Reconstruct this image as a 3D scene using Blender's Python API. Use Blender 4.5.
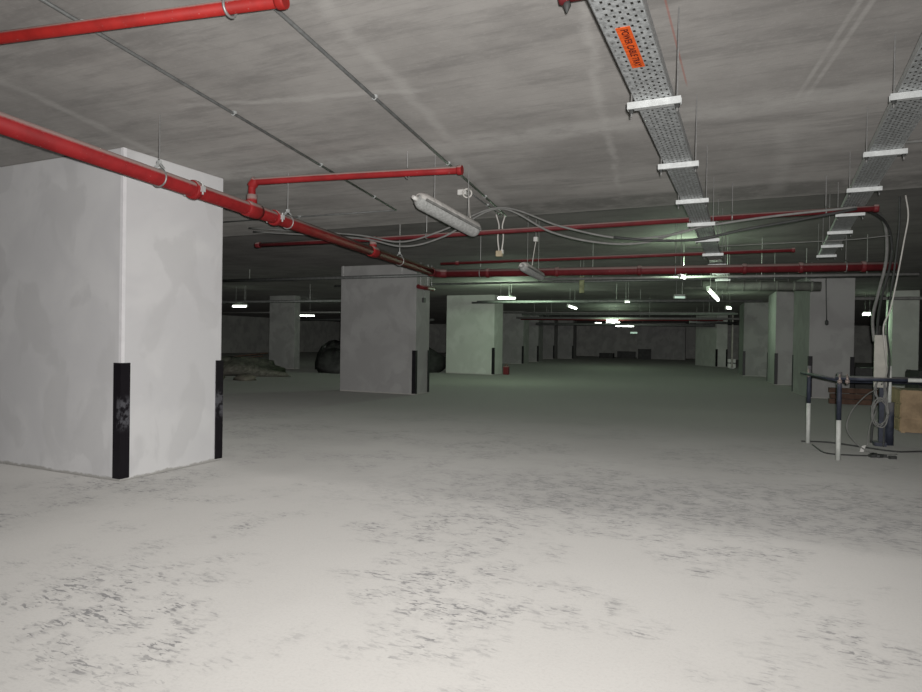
import bpy, math, random
from mathutils import Vector, Matrix
random.seed(7)
S = bpy.context.scene
COL = S.collection
for o in list(bpy.data.objects):
    bpy.data.objects.remove(o)

# ------------------------------------------------------------------ camera, world, flash, exposure
cd = bpy.data.cameras.new('camera'); cam = bpy.data.objects.new('camera', cd); COL.objects.link(cam)
cd.sensor_width = 36.0; cd.sensor_fit = 'HORIZONTAL'; cd.lens = 36.0 * 640 / 922
cd.clip_start = 0.02; cd.clip_end = 400
YAW, PITCH, ROLL = math.radians(24.5), math.radians(-0.45), math.radians(0.9)
fw = Vector((-math.sin(YAW) * math.cos(PITCH), math.cos(YAW) * math.cos(PITCH), math.sin(PITCH)))
r0 = Vector((math.cos(YAW), math.sin(YAW), 0)); u0 = r0.cross(fw)
rt = math.cos(ROLL) * r0 + math.sin(ROLL) * u0
up = -math.sin(ROLL) * r0 + math.cos(ROLL) * u0
CAMPOS = Vector((0, 0, 1.5))
M = Matrix((rt, up, -fw)).transposed().to_4x4(); M.translation = CAMPOS
cam.matrix_world = M
S.camera = cam

S.view_settings.view_transform = 'Standard'; S.view_settings.look = 'None'
S.view_settings.gamma = 1.0; S.view_settings.use_curve_mapping = False
S.view_settings.exposure = 0.0

w = bpy.data.worlds.new('world'); S.world = w; w.use_nodes = True
w.node_tree.nodes['Background'].inputs[0].default_value = (0.95, 1.0, 0.95, 1)
w.node_tree.nodes['Background'].inputs[1].default_value = 0.06

FLASH = 235.0
fl = bpy.data.lights.new('camera_flash', 'SPOT'); fo = bpy.data.objects.new('camera_flash', fl); COL.objects.link(fo)
fl.energy = FLASH; fl.color = (1.0, 0.975, 0.96); fl.spot_size = math.radians(140); fl.spot_blend = 1.0
fl.shadow_soft_size = 0.018
fl.use_nodes = True
nt = fl.node_tree
lf = nt.nodes.new('ShaderNodeLightFalloff'); lf.inputs['Strength'].default_value = 1.0
nt.links.new(lf.outputs['Linear'], nt.nodes['Emission'].inputs['Strength'])
FM = M.copy(); FM.translation = CAMPOS + rt * 0.035 + up * 0.045
aim = Matrix.Rotation(math.radians(-2.0), 4, rt)
FM = Matrix.Translation(FM.translation) @ aim @ FM.to_3x3().to_4x4()
fo.matrix_world = FM

# ------------------------------------------------------------------ material helpers
def lin(c):
    return tuple(((v / 255) / 12.92 if v / 255 <= 0.04045 else ((v / 255 + 0.055) / 1.055) ** 2.4) for v in c)
class G:
    """tiny node-graph helper"""
    def __init__(s, name, rough=0.8, metal=0.0):
        s.m = bpy.data.materials.new(name); s.m.use_nodes = True
        s.t = s.m.node_tree; s.n = s.t.nodes; s.b = s.n['Principled BSDF']
        s.b.inputs['Roughness'].default_value = rough; s.b.inputs['Metallic'].default_value = metal
        s.b.inputs['Specular IOR Level'].default_value = 0.3
    def L(s, a, b): s.t.links.new(a, b)
    def pos(s):
        if not hasattr(s, '_p'): s._p = s.n.new('ShaderNodeNewGeometry')
        return s._p.outputs['Position']
    def normal(s):
        s.pos(); return s._p.outputs['Normal']
    def sep(s, v):
        k = s.n.new('ShaderNodeSeparateXYZ'); s.L(v, k.inputs[0]); return k.outputs
    def mapping(s, v, scale=(1, 1, 1), rot=(0, 0, 0), loc=(0, 0, 0)):
        k = s.n.new('ShaderNodeMapping'); s.L(v, k.inputs['Vector'])
        k.inputs['Scale'].default_value = scale; k.inputs['Rotation'].default_value = rot; k.inputs['Location'].default_value = loc
        return k.outputs[0]
    def noise(s, v, scale, detail=4, rough=0.6, dist=0.0):
        k = s.n.new('ShaderNodeTexNoise'); s.L(v, k.inputs['Vector']); k.inputs['Scale'].default_value = scale
        k.inputs['Detail'].default_value = detail; k.inputs['Roughness'].default_value = rough; k.inputs['Distortion'].default_value = dist
        return k.outputs['Fac']
    def math(s, op, a, b=None, c=None):
        k = s.n.new('ShaderNodeMath'); k.operation = op
        for i, x in enumerate((a, b, c)):
            if x is None: continue
            if isinstance(x, (int, float)): k.inputs[i].default_value = x
            else: s.L(x, k.inputs[i])
        return k.outputs[0]
    def ramp(s, f, a, b, lo=0.0, hi=1.0):
        k = s.n.new('ShaderNodeMapRange'); k.interpolation_type = 'SMOOTHSTEP'; s.L(f, k.inputs['Value'])
        for nme, x in (('From Min', a), ('From Max', b), ('To Min', lo), ('To Max', hi)): k.inputs[nme].default_value = x
        return k.outputs['Result']
    def mix(s, f, a, b):
        k = s.n.new('ShaderNodeMix'); k.data_type = 'RGBA'
        if isinstance(f, (int, float)): k.inputs['Factor'].default_value = f
        else: s.L(f, k.inputs['Factor'])
        for i, x in ((6, a), (7, b)):
            if isinstance(x, tuple): k.inputs[i].default_value = (*x[:3], 1)
            else: s.L(x, k.inputs[i])
        return k.outputs[2]
    def color(s, c):
        if isinstance(c, tuple): s.b.inputs['Base Color'].default_value = (*c[:3], 1)
        else: s.L(c, s.b.inputs['Base Color'])
    def bump(s, h, strength=0.3, dist=0.01):
        k = s.n.new('ShaderNodeBump'); k.inputs['Strength'].default_value = strength; k.inputs['Distance'].default_value = dist
        s.L(h, k.inputs['Height']); s.L(k.outputs[0], s.b.inputs['Normal'])
    def band(s, coord, other, c, slope, half, soft):
        """1 inside a strip |coord - c - slope*other| < half"""
        d = s.math('SUBTRACT', coord, c)
        if slope: d = s.math('SUBTRACT', d, s.math('MULTIPLY', other, slope))
        return s.ramp(s.math('ABSOLUTE', d), half - soft / 2, half + soft / 2, 1.0, 0.0)
    def between(s, coord, a, b, soft):
        return s.math('MULTIPLY', s.ramp(coord, a - soft / 2, a + soft / 2), s.ramp(coord, b - soft / 2, b + soft / 2, 1.0, 0.0))

def mat_floor():
    g = G('dusty_concrete_floor', 0.95); P = g.pos(); X = g.sep(P)
    big = g.noise(P, 0.35, 4, 0.55); mid = g.noise(P, 2.2, 5, 0.65); fine = g.noise(P, 60, 3, 0.6)
    c = g.mix(g.ramp(big, 0.35, 0.65), (0.31, 0.302, 0.283), (0.375, 0.366, 0.345))
    c = g.mix(g.math('MULTIPLY', g.ramp(mid, 0.5, 0.72), 0.30), c, (0.25, 0.244, 0.23))
    # pour joint: thicker pale dust on the near slab
    wob = g.math('MULTIPLY', g.math('SUBTRACT', g.noise(P, 1.3, 4, 0.6), 0.5), 0.35)
    near = g.ramp(g.math('ADD', X[1], wob), 5.35, 5.75, 1.0, 0.0)
    near = g.math('MULTIPLY', near, g.ramp(X[0], -5.6, -4.6))
    c = g.mix(g.math('MULTIPLY', near, 0.55), c, (0.45, 0.438, 0.412))
    # scuffs: short oriented strokes where the dust is rubbed off
    st = g.noise(g.mapping(P, (12, 38, 12), (0, 0, math.radians(-40))), 1.0, 3, 0.6, 0.6)
    st2 = g.noise(g.mapping(P, (10, 32, 10), (0, 0, math.radians(25))), 1.0, 3, 0.6, 0.6)
    patch = g.noise(P, 0.75, 4, 0.6)
    belt = g.between(g.math('SUBTRACT', X[1], g.math('MULTIPLY', X[0], 0.22)), 5.6, 7.6, 1.1)
    belt = g.math('MULTIPLY', belt, g.ramp(X[0], -4.6, -1.2))
    mask = g.math('MAXIMUM', g.ramp(patch, 0.46, 0.60), g.math('MULTIPLY', belt, 1.0))
    strokes = g.math('MAXIMUM', g.ramp(st, 0.555, 0.615), g.ramp(st2, 0.565, 0.625))
    lump = g.ramp(g.noise(P, 4.5, 4, 0.6), 0.38, 0.6)
    thr = g.math('MULTIPLY', strokes, g.math('MULTIPLY', mask, lump))
    thr = g.math('MAXIMUM', thr, g.math('MULTIPLY', g.math('MULTIPLY', belt, lump), g.math('MAXIMUM', g.ramp(st, 0.52, 0.575), g.ramp(st2, 0.54, 0.60))))
    smear = g.math('MULTIPLY', g.math('MULTIPLY', mask, lump), g.ramp(g.noise(P, 11, 3, 0.6), 0.42, 0.62))
    c = g.mix(g.math('MULTIPLY', smear, 0.30), c, (0.16, 0.158, 0.155))
    c = g.mix(g.math('MULTIPLY', thr, 0.9), c, (0.12, 0.118, 0.118))
    c = g.mix(g.math('MULTIPLY', belt, 0.14), c, (0.17, 0.168, 0.165))
    c = g.mix(g.math('MULTIPLY', g.ramp(fine, 0.45, 0.8), 0.16), c, (0.17, 0.165, 0.16))
    # darker and greener with distance: flash falloff and lamp tint put into the colour
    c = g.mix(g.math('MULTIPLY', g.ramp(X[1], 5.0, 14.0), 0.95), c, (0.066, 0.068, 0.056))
    g.b.inputs['Diffuse Roughness'].default_value = 1.0
    g.b.inputs['Sheen Weight'].default_value = 0.2; g.b.inputs['Sheen Roughness'].default_value = 0.6
    g.color(c); g.bump(g.math('ADD', g.noise(P, 9, 5, 0.7), g.math('MULTIPLY', fine, 0.4)), 0.25, 0.02)
    return g.m

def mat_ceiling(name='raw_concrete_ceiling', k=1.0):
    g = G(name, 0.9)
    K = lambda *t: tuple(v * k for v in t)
    P = g.pos(); X = g.sep(P)
    n1 = g.noise(P, 0.7, 5, 0.65); n2 = g.noise(g.mapping(P, (0.5, 2.2, 1)), 1.6, 6, 0.7); n3 = g.noise(P, 26, 4, 0.7)
    c = g.mix(g.ramp(n1, 0.3, 0.7), K(0.165, 0.158, 0.149), K(0.235, 0.226, 0.213))
    c = g.mix(g.math('MULTIPLY', g.ramp(n2, 0.46, 0.68), 0.48), c, K(0.105, 0.101, 0.096))
    c = g.mix(g.math('MULTIPLY', g.ramp(n3, 0.5, 0.8), 0.3), c, K(0.27, 0.262, 0.247))
    rag = g.math('MULTIPLY', g.math('SUBTRACT', g.noise(P, 2.0, 5, 0.7), 0.5), 0.22)
    xr = g.math('ADD', X[0], rag); yr = g.math('ADD', X[1], rag)
    pat = g.ramp(g.noise(P, 3.0, 5, 0.7), 0.3, 0.6, 0.35, 1.0)
    pale = K(0.31, 0.302, 0.286)
    def add(c, f, amt, col):
        return g.mix(g.math('MULTIPLY', g.math('MULTIPLY', f, pat), amt), c, col)
    # pale laitance along the formwork joints
    c = add(c, g.band(yr, X[0], 5.68, -0.02, 0.20, 0.22), 0.55, pale)
    c = add(c, g.band(yr, X[0], 9.45, 0.0, 0.07, 0.08), 0.5, pale)
    c = add(c, g.math('MULTIPLY', g.band(yr, X[0], 8.85, 0.0, 0.36, 0.2), g.ramp(X[0], -6, -3)), 0.75, K(0.085, 0.082, 0.077))  # dark band before the step: shade put into the colour
    c = add(c, g.math('MULTIPLY', g.band(xr, X[1], -1.79, -0.16, 0.05, 0.09), g.between(X[1], 2.0, 5.7, 0.4)), 0.40, pale)
    c = add(c, g.math('MULTIPLY', g.band(xr, X[1], -1.9, -0.16, 0.08, 0.12), g.between(X[1], 5.9, 8.6, 0.6)), 0.4, pale)
    c = add(c, g.math('MULTIPLY', g.band(xr, X[1], -0.42, -0.14, 0.03, 0.06), g.between(X[1], 3.4, 8.0, 0.6)), 0.42, pale)
    for off in (0.0, 0.07):
        c = add(c, g.math('MULTIPLY', g.band(X[0], X[1], 1.18 + off, -0.161, 0.016, 0.02), g.between(X[1], 2.0, 5.6, 0.3)), 0.42, pale)
    c = add(c, g.math('MULTIPLY', g.band(yr, X[0], 4.88, 0.22, 0.05, 0.07), g.between(X[0], -4.4, -2.3, 0.4)), 0.5, pale)
    c = add(c, g.math('MULTIPLY', g.band(xr, X[1], -4.45, -0.27, 0.05, 0.08), g.between(X[1], 2.0, 5.0, 0.4)), 0.4, pale)
    c = add(c, g.math('MULTIPLY', g.band(xr, X[1], 0.25, 0.0, 0.08, 0.12), g.between(X[1], 6.2, 9.0, 0.6)), 0.25, pale)
    # red chalk line
    c = g.mix(g.math('MULTIPLY', g.math('MULTIPLY', g.band(X[0], X[1], -0.48, 0.0, 0.006, 0.006), g.between(X[1], 3.0, 5.0, 0.2)), 0.45), c, (0.35, 0.09, 0.06))
    # board marks
    bm = g.math('PINGPONG', g.math('ADD', X[1], g.math('MULTIPLY', n1, 0.05)), 0.06)
    c = g.mix(g.math('MULTIPLY', g.ramp(bm, 0.0, 0.006, 1.0, 0.0), 0.18), c, K(0.10, 0.097, 0.092))
    g.b.inputs['Diffuse Roughness'].default_value = 0.4
    g.color(c); g.bump(g.math('ADD', n3, n2), 0.2, 0.015)
    return g.m

def mat_plaster(name, a, b, dark, scale=1.0, bead=False):
    g = G(name, 0.9); P = g.pos(); X = g.sep(P)
    tc = g.n.new('ShaderNodeTexCoord'); O = tc.outputs['Object']
    n1 = g.noise(O, 1.1 * scale, 3, 0.5, 0.5); n2 = g.noise(g.mapping(O, (1, 1, 0.7)), 1.7 * scale, 4, 0.5, 0.5); n3 = g.noise(O, 14 * scale, 4, 0.6)
    c = g.mix(g.ramp(n1, 0.4, 0.6), a, b)
    c = g.mix(g.math('MULTIPLY', g.ramp(n2, 0.52, 0.60), 0.5), c, dark)
    c = g.mix(g.math('MULTIPLY', g.ramp(n3, 0.5, 0.8), 0.12), c, dark)
    # floor dust and slurry splashed on the foot of the pillar
    edge = g.math('ADD', X[2], g.math('MULTIPLY', g.math('SUBTRACT', g.noise(P, 7, 4, 0.7), 0.5), 0.09))
    c = g.mix(g.math('MULTIPLY', g.ramp(edge, 0.02, 0.045, 1.0, 0.0), 0.85), c, (0.40, 0.39, 0.36))
    g.color(c); g.bump(g.math('ADD', n2, g.math('MULTIPLY', n3, 0.4)), 0.12, 0.02)
    return g.m

def mat_red(name, a, dust=0.8):
    g = G(name, 0.6); P = g.pos(); N = g.sep(g.normal())
    n = g.noise(P, 5, 4, 0.6); n2 = g.noise(P, 45, 3, 0.7)
    c = g.mix(g.ramp(n, 0.35, 0.7), a, tuple(v * 0.72 for v in a))
    c = g.mix(g.math('MULTIPLY', g.ramp(n2, 0.66, 0.74), 0.5), c, (0.45, 0.40, 0.37))
    d = g.math('MULTIPLY', g.ramp(g.math('ADD', N[2], g.math('MULTIPLY', n2, 0.2)), 0.25, 0.6), dust)   # construction dust settled on top
    c = g.mix(d, c, (0.40, 0.34, 0.31))
    g.color(c); g.L(g.math('ADD', g.math('MULTIPLY', d, 0.35), 0.6), g.b.inputs['Roughness'])
    return g.m

def mat_simple(name, a, rough=0.6, metal=0.0, var=0.25, scale=8.0, dust=0.0, dustc=(0.40, 0.385, 0.36)):
    g = G(name, rough, metal); P = g.pos()
    n = g.noise(P, scale, 4, 0.65)
    c = g.mix(g.ramp(n, 0.3, 0.7), tuple(v * (1 - var) for v in a), tuple(min(1, v * (1 + var)) for v in a))
    if dust:
        N = g.sep(g.normal())
        c = g.mix(g.math('MULTIPLY', g.ramp(g.math('ADD', N[2], g.math('MULTIPLY', n, 0.4)), 0.5, 0.9), dust), c, dustc)
    g.color(c); g.bump(n, 0.1, 0.005)
    return g.m

def mat_emit(name, c, k):
    g = G(name, 0.4); g.color((0.8, 0.8, 0.8))
    g.b.inputs['Emission Color'].default_value = (*c, 1); g.b.inputs['Emission Strength'].default_value = k
    n = g.noise(g.pos(), 3.0, 2)
    g.L(g.math('MULTIPLY', g.ramp(n, 0.0, 1.0, 0.9, 1.1), k), g.b.inputs['Emission Strength'])
    return g.m

MFLOOR = mat_floor(); MCEIL = mat_ceiling(k=1.45); MCEILF = mat_ceiling('falloff_darkened_ceiling', 0.66)  # far ceiling is the same concrete, with flash falloff put into its darker tone
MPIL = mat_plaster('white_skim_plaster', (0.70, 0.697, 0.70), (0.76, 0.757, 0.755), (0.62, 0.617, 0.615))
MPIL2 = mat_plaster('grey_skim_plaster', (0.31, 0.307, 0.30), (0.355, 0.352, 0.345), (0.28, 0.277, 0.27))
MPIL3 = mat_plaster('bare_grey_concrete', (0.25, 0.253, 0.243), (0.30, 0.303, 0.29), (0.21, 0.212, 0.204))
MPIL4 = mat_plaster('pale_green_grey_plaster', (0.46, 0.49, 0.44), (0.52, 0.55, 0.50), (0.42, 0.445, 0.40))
MWALL = mat_plaster('dim_block_wall', (0.30, 0.305, 0.285), (0.36, 0.365, 0.34), (0.24, 0.245, 0.23))
MBEAD = mat_simple('white_corner_bead', (0.86, 0.85, 0.86), 0.7, 0, 0.04)
MRUB = mat_simple('black_rubber', (0.012, 0.011, 0.013), 0.45, 0, 0.3, 6.0)
def mat_scuffrub():
    g = G('scuffed_black_rubber', 0.4); P = g.pos(); X = g.sep(P)
    n = g.noise(P, 14, 4, 0.7)
    m = g.math('MULTIPLY', g.between(X[2], 0.55, 0.85, 0.12), g.ramp(n, 0.42, 0.58))
    m = g.math('MULTIPLY', m, g.between(X[0], -5.92, -5.83, 0.03))
    c = g.mix(g.math('MULTIPLY', m, 0.5), (0.012, 0.010, 0.013), (0.20, 0.20, 0.22))
    g.color(c); return g.m
MRUB1 = mat_scuffrub()
MRED = mat_red('red_pipe_enamel', (0.34, 0.020, 0.022)); MREDD = mat_red('dusty_dark_red_enamel', (0.155, 0.018, 0.022), 0.6)
MREDB = mat_red('bright_red_enamel', (0.43, 0.024, 0.020), 0.75)
MGAL = mat_simple('galvanised_sheet', (0.47, 0.49, 0.49), 0.5, 0.3, 0.30, 40.0)
MFLNG = mat_simple('galvanised_flange', (0.52, 0.535, 0.53), 0.5, 0.2, 0.15, 30.0)
MZINC = mat_simple('bright_zinc', (0.56, 0.58, 0.57), 0.5, 0.2, 0.10, 20.0)
MROD = mat_simple('threaded_rod_steel', (0.36, 0.36, 0.35), 0.45, 0.5, 0.15, 60.0)
MCOND = mat_simple('grey_steel_conduit', (0.17, 0.175, 0.17), 0.5, 0.3, 0.2, 12.0)
MCABG = mat_simple('grey_cable_sheath', (0.22, 0.22, 0.21), 0.7, 0, 0.15, 9.0)
MCABK = mat_simple('dark_cable_sheath', (0.06, 0.062, 0.06), 0.6, 0, 0.2, 9.0)
MCABW = mat_simple('white_cable_sheath', (0.62, 0.60, 0.56), 0.6, 0, 0.1, 9.0)
MWPL = mat_simple('white_plastic', (0.70, 0.69, 0.66), 0.5, 0, 0.08, 9.0)
MBEI = mat_simple('beige_plug_plastic', (0.52, 0.44, 0.30), 0.6, 0, 0.12, 9.0)
MLH = mat_simple('dusty_lamp_housing', (0.52, 0.505, 0.475), 0.85, 0, 0.2, 16.0)
MLD = mat_simple('dusty_diffuser', (0.36, 0.365, 0.35), 0.8, 0, 0.2, 40.0)
MLDK = mat_simple('dark_lamp_rim', (0.20, 0.20, 0.19), 0.7)
MHOUS = mat_simple('grey_lamp_body', (0.30, 0.31, 0.29), 0.6)
MGLOW = mat_emit('glowing_tube', (0.96, 1.0, 0.93), 9.0)
MDIMG = mat_emit('weak_green_tube', (0.55, 0.85, 0.66), 0.5)
MORANGE = mat_simple('orange_label_vinyl', (0.78, 0.12, 0.02), 0.6, 0, 0.2, 50.0)
MINK = mat_simple('dark_label_ink', (0.10, 0.012, 0.008), 0.7)
MBLUE = mat_simple('navy_blue_paint', (0.04, 0.046, 0.066), 0.6, 0, 0.25, 12.0, 0.4)
MWPNT = mat_simple('dusty_white_paint', (0.62, 0.64, 0.60), 0.6, 0, 0.12, 10.0)
MCLAMP = mat_simple('scaffold_clamp_steel', (0.36, 0.30, 0.27), 0.55, 0.4, 0.3, 40.0)
MWOOD = mat_simple('raw_plywood', (0.34, 0.25, 0.155), 0.85, 0, 0.2, 5.0, 0.4)
MWOODD = mat_simple('brown_timber', (0.10, 0.058, 0.042), 0.85, 0, 0.25, 6.0, 0.4)
MTARP = mat_simple('dark_tarpaulin', (0.035, 0.036, 0.034), 0.6, 0, 0.4, 3.0)
MSACK = mat_simple('dusty_sacking', (0.16, 0.15, 0.12), 0.9, 0, 0.25, 6.0)
MRUBB = mat_simple('grey_rubble', (0.13, 0.125, 0.105), 0.95, 0, 0.4, 5.0)
MDUCT = mat_simple('grey_pipe_lagging', (0.13, 0.137, 0.12), 0.7, 0, 0.2, 6.0)
MBOARD = mat_simple('pale_painted_board', (0.48, 0.47, 0.42), 0.8, 0, 0.12, 5.0)

# ------------------------------------------------------------------ mesh helpers
class MB:
    def __init__(s): s.v = []; s.f = []
    def box(s, c, size, rot=None, axes=None):
        cx, cy, cz = c; hx, hy, hz = (q / 2 for q in size); b = len(s.v)
        for k in range(8):
            p = Vector(((hx, -hx)[k & 1 == 0], (hy, -hy)[k & 2 == 0], (hz, -hz)[k & 4 == 0]))
            if rot is not None: p = Matrix.Rotation(rot, 3, 'Z') @ p
            if axes is not None: p = axes @ p
            s.v.append(p + Vector(c))
        for q in ((0, 2, 3, 1), (4, 5, 7, 6), (0, 1, 5, 4), (2, 6, 7, 3), (0, 4, 6, 2), (1, 3, 7, 5)): s.f.append([b + i for i in q])
        return s
    def bar(s, a, b, wdt, hgt):
        a, b = Vector(a), Vector(b); d = (b - a).normalized()
        u = Vector((0, 0, 1)) if abs(d.z) < 0.95 else Vector((0, 1, 0))
        x = d.cross(u).normalized(); z = x.cross(d)
        return s.box((a + b) / 2, ((b - a).length, wdt, hgt), axes=Matrix((d, x, z)).transposed())
    def tube(s, pts, r, n=12, cap=True):
        pts = [Vector(p) for p in pts]; b = len(s.v); N = len(pts); rs = r if isinstance(r, (list, tuple)) else [r] * N
        ref = None
        for i, p in enumerate(pts):
            d = (pts[min(i + 1, N - 1)] - pts[max(i - 1, 0)]).normalized()
            if ref is None: ref = Vector((0, 0, 1)) if abs(d.z) < 0.9 else Vector((1, 0, 0))
            x = d.cross(ref).normalized(); y = d.cross(x).normalized(); ref = -y if (-y).dot(ref) > 0 else y
            for k in range(n):
                a = 2 * math.pi * k / n; s.v.append(p + (x * math.cos(a) + y * math.sin(a)) * rs[i])
        for i in range(N - 1):
            for k in range(n):
                k2 = (k + 1) % n; s.f.append([b + i * n + k, b + i * n + k2, b + (i + 1) * n + k2, b + (i + 1) * n + k])
        if cap:
            s.f.append([b + k for k in range(n)][::-1]); s.f.append([b + (N - 1) * n + k for k in range(n)])
        return s
    def prism(s, poly, z0, z1):
        b = len(s.v); n = len(poly)
        for z in (z0, z1):
            for p in poly: s.v.append(Vector((p[0], p[1], z)))
        s.f.append(list(range(b, b + n))[::-1]); s.f.append(list(range(b + n, b + 2 * n)))
        for i in range(n):
            j = (i + 1) % n; s.f.append([b + i, b + j, b + n + j, b + n + i])
        return s
    def ring(s, c, axis, r, rt_, n=16, m=6):
        axis = Vector(axis).normalized(); u = axis.orthogonal().normalized(); vv = axis.cross(u); c = Vector(c)
        pts = [c + (u * math.cos(2 * math.pi * i / n) + vv * math.sin(2 * math.pi * i / n)) * r for i in range(n)]
        b = len(s.v)
        for i, p in enumerate(pts):
            o = (p - c).normalized()
            for k in range(m):
                a = 2 * math.pi * k / m; s.v.append(p + (o * math.cos(a) + axis * math.sin(a)) * rt_)
        for i in range(n):
            i2 = (i + 1) % n
            for k in range(m):
                k2 = (k + 1) % m; s.f.append([b + i * m + k, b + i2 * m + k, b + i2 * m + k2, b + i * m + k2])
        return s
    def build(s, name, mat, parent=None, smooth=False, bevel=0.0, origin=None):
        me = bpy.data.meshes.new(name); off = Vector(origin) if origin is not None else Vector((0, 0, 0))
        pw = Vector((0, 0, 0))
        if parent is not None:
            q = parent
            while q is not None: pw += Vector(q.location); q = q.parent
        me.from_pydata([tuple(v - off - (pw if parent is not None else Vector((0, 0, 0)))) for v in s.v], [], s.f)
        me.update(); me.materials.append(mat)
        import bmesh
        bm = bmesh.new(); bm.from_mesh(me); bmesh.ops.recalc_face_normals(bm, faces=bm.faces); bm.to_mesh(me); bm.free()
        if smooth:
            me.polygons.foreach_set('use_smooth', [len(p.vertices) == 4 for p in me.polygons])
        o = bpy.data.objects.new(name, me); COL.objects.link(o); o.location = off
        if parent is not None: o.parent = parent
        if bevel:
            md = o.modifiers.new('bevel', 'BEVEL'); md.width = bevel; md.segments = 2; md.limit_method = 'ANGLE'
        return o

def tag(o, label, cat, group=None, kind=None):
    o['label'] = label; o['category'] = cat
    if group: o['group'] = group
    if kind: o['kind'] = kind
    return o
def thing(name, loc, label, cat, group=None, kind=None):
    o = bpy.data.objects.new(name, None); COL.objects.link(o); o.location = loc; o.empty_display_size = 0.1
    return tag(o, label, cat, group, kind)
def struct(o): o['kind'] = 'structure'; return o
def smoothpath(pts, n=8):
    """Catmull-Rom through the points"""
    P = [Vector(p) for p in pts]; P = [2 * P[0] - P[1]] + P + [2 * P[-1] - P[-2]]; out = []
    for i in range(1, len(P) - 2):
        for k in range(n):
            t = k / n; a, b, c, d = P[i - 1], P[i], P[i + 1], P[i + 2]
            out.append(0.5 * (2 * b + (c - a) * t + (2 * a - 5 * b + 4 * c - d) * t * t + (3 * b - a - 3 * c + d) * t ** 3))
    out.append(P[-2]); return out
def dup(root, delta, label):
    c = root.copy(); COL.objects.link(c); c.location = Vector(root.location) + Vector(delta); c['label'] = label
    for ch in root.children:
        k = ch.copy(); COL.objects.link(k); k.parent = c
        for g in ch.children:
            d = g.copy(); COL.objects.link(d); d.parent = k
    return c

# ------------------------------------------------------------------ structure
CZ, CZ2, YSTEP = 3.43, 3.60, 9.30
XL, XR, YB, YN = -46.0, 12.0, 73.0, -7.0
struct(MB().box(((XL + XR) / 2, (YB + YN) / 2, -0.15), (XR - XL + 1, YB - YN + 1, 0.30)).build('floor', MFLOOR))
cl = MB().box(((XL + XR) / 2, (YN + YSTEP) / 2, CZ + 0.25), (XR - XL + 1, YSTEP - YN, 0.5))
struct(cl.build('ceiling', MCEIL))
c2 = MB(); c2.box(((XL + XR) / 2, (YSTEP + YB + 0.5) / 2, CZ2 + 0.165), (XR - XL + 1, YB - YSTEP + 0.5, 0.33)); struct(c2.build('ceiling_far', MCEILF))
struct(MB().box(((XL + XR) / 2, YB + 0.15, 1.85), (XR - XL, 0.3, 3.7)).build('wall_back', MWALL))
struct(MB().box((XL - 0.15, (YB + YN) / 2, 1.85), (0.3, YB - YN, 3.7)).build('wall_left', MWALL))
struct(MB().box((XR + 0.15, (YB + YN) / 2, 1.85), (0.3, YB - YN, 3.7)).build('wall_right', MWALL))

# ------------------------------------------------------------------ pillars
def pillar(corner, ang, wx, dy, mat, label, guards, bead=False, side=1, top=None, gmat=None, name='concrete_pillar'):
    """corner: the near corner that faces the aisle; the block runs wx to the side (side=-1 left, +1 right) and dy back"""
    c = Vector((corner[0], corner[1], 0)); a = math.radians(ang)
    ex = Vector((math.cos(a), math.sin(a), 0)) * side; ey = Vector((-math.sin(a), math.cos(a), 0))
    cen = c + ex * wx / 2 + ey * dy / 2
    t = thing(name, cen, label, 'pillar', 'concrete pillars of the garage', 'thing')
    if top is None: top = CZ - .002 if cen.y < YSTEP - 1 else CZ2
    P = lambda u, v: c + ex * u + ey * v
    MB().prism([P(0, 0), P(wx, 0), P(wx, dy), P(0, dy)], 0, top).build('shaft', mat, t, bevel=0.012)
    G_ = {'near': (0, 0, 1, 1), 'nearfar': (wx, 0, -1, 1), 'back': (0, dy, 1, -1)}
    for q in guards:
        u, v, su, sv = G_[q]; w_, th = 0.095, 0.016
        poly = [P(u - su * th, v - sv * th), P(u + su * w_, v - sv * th), P(u + su * w_, v - sv * .001), P(u - su * .001, v - sv * .001), P(u - su * .001, v + sv * w_), P(u - su * th, v + sv * w_)]
        MB().prism(poly, 0.03, 1.22).build('corner_guard', gmat or MRUB, t)
    if bead:
        w_, th = 0.035, 0.004
        poly = [P(-th, -th), P(w_, -th), P(w_, -.0005), P(-.0005, -.0005), P(-.0005, w_), P(-th, w_)]
        MB().prism(poly, 1.22, top - 0.005).build('corner_bead', MBEAD, t)
    return t
pillar((-5.88, 4.52), 0, 2.45, 1.36, MPIL, 'large white plastered pillar filling the left edge behind the red main pipe', ('near', 'back'), True, -1, gmat=MRUB1)
pillar((-8.40, 15.43), 1.0, 2.45, 0.84, MPIL2, 'grey pillar under the bend of the red main pipe', ('near', 'back'), False, -1)
pillar((-10.55, 26.70), -2, 2.42, 1.0, MPIL4, 'pale green-lit pillar below a lit fluorescent tube, next beyond the grey pillar', ('near',), False, -1)
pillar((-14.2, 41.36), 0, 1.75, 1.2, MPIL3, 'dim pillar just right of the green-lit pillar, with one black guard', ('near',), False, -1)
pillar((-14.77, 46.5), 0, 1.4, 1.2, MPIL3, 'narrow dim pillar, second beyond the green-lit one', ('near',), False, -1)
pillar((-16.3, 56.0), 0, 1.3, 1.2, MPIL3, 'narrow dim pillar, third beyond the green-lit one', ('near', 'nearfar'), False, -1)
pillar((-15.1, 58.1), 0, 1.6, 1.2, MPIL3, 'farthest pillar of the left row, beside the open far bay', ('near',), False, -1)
pillar((-20.42, 25.1), 0, 1.55, 0.45, MPIL3, 'dark bare pillar between the big white pillar and the grey pillar', (), False, -1)
pillar((1.49, 21.12), 7.0, 1.15, 2.4, MPIL2, 'grey pillar behind the blue barrier, dark cord hanging on its face', ('near', 'nearfar', 'back'), False, 1)
pillar((0.79, 27.3), 5.0, 1.15, 2.5, MPIL2, 'pillar with a green-lit left face behind the pillar with the cord', ('near', 'back'), False, 1)
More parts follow.
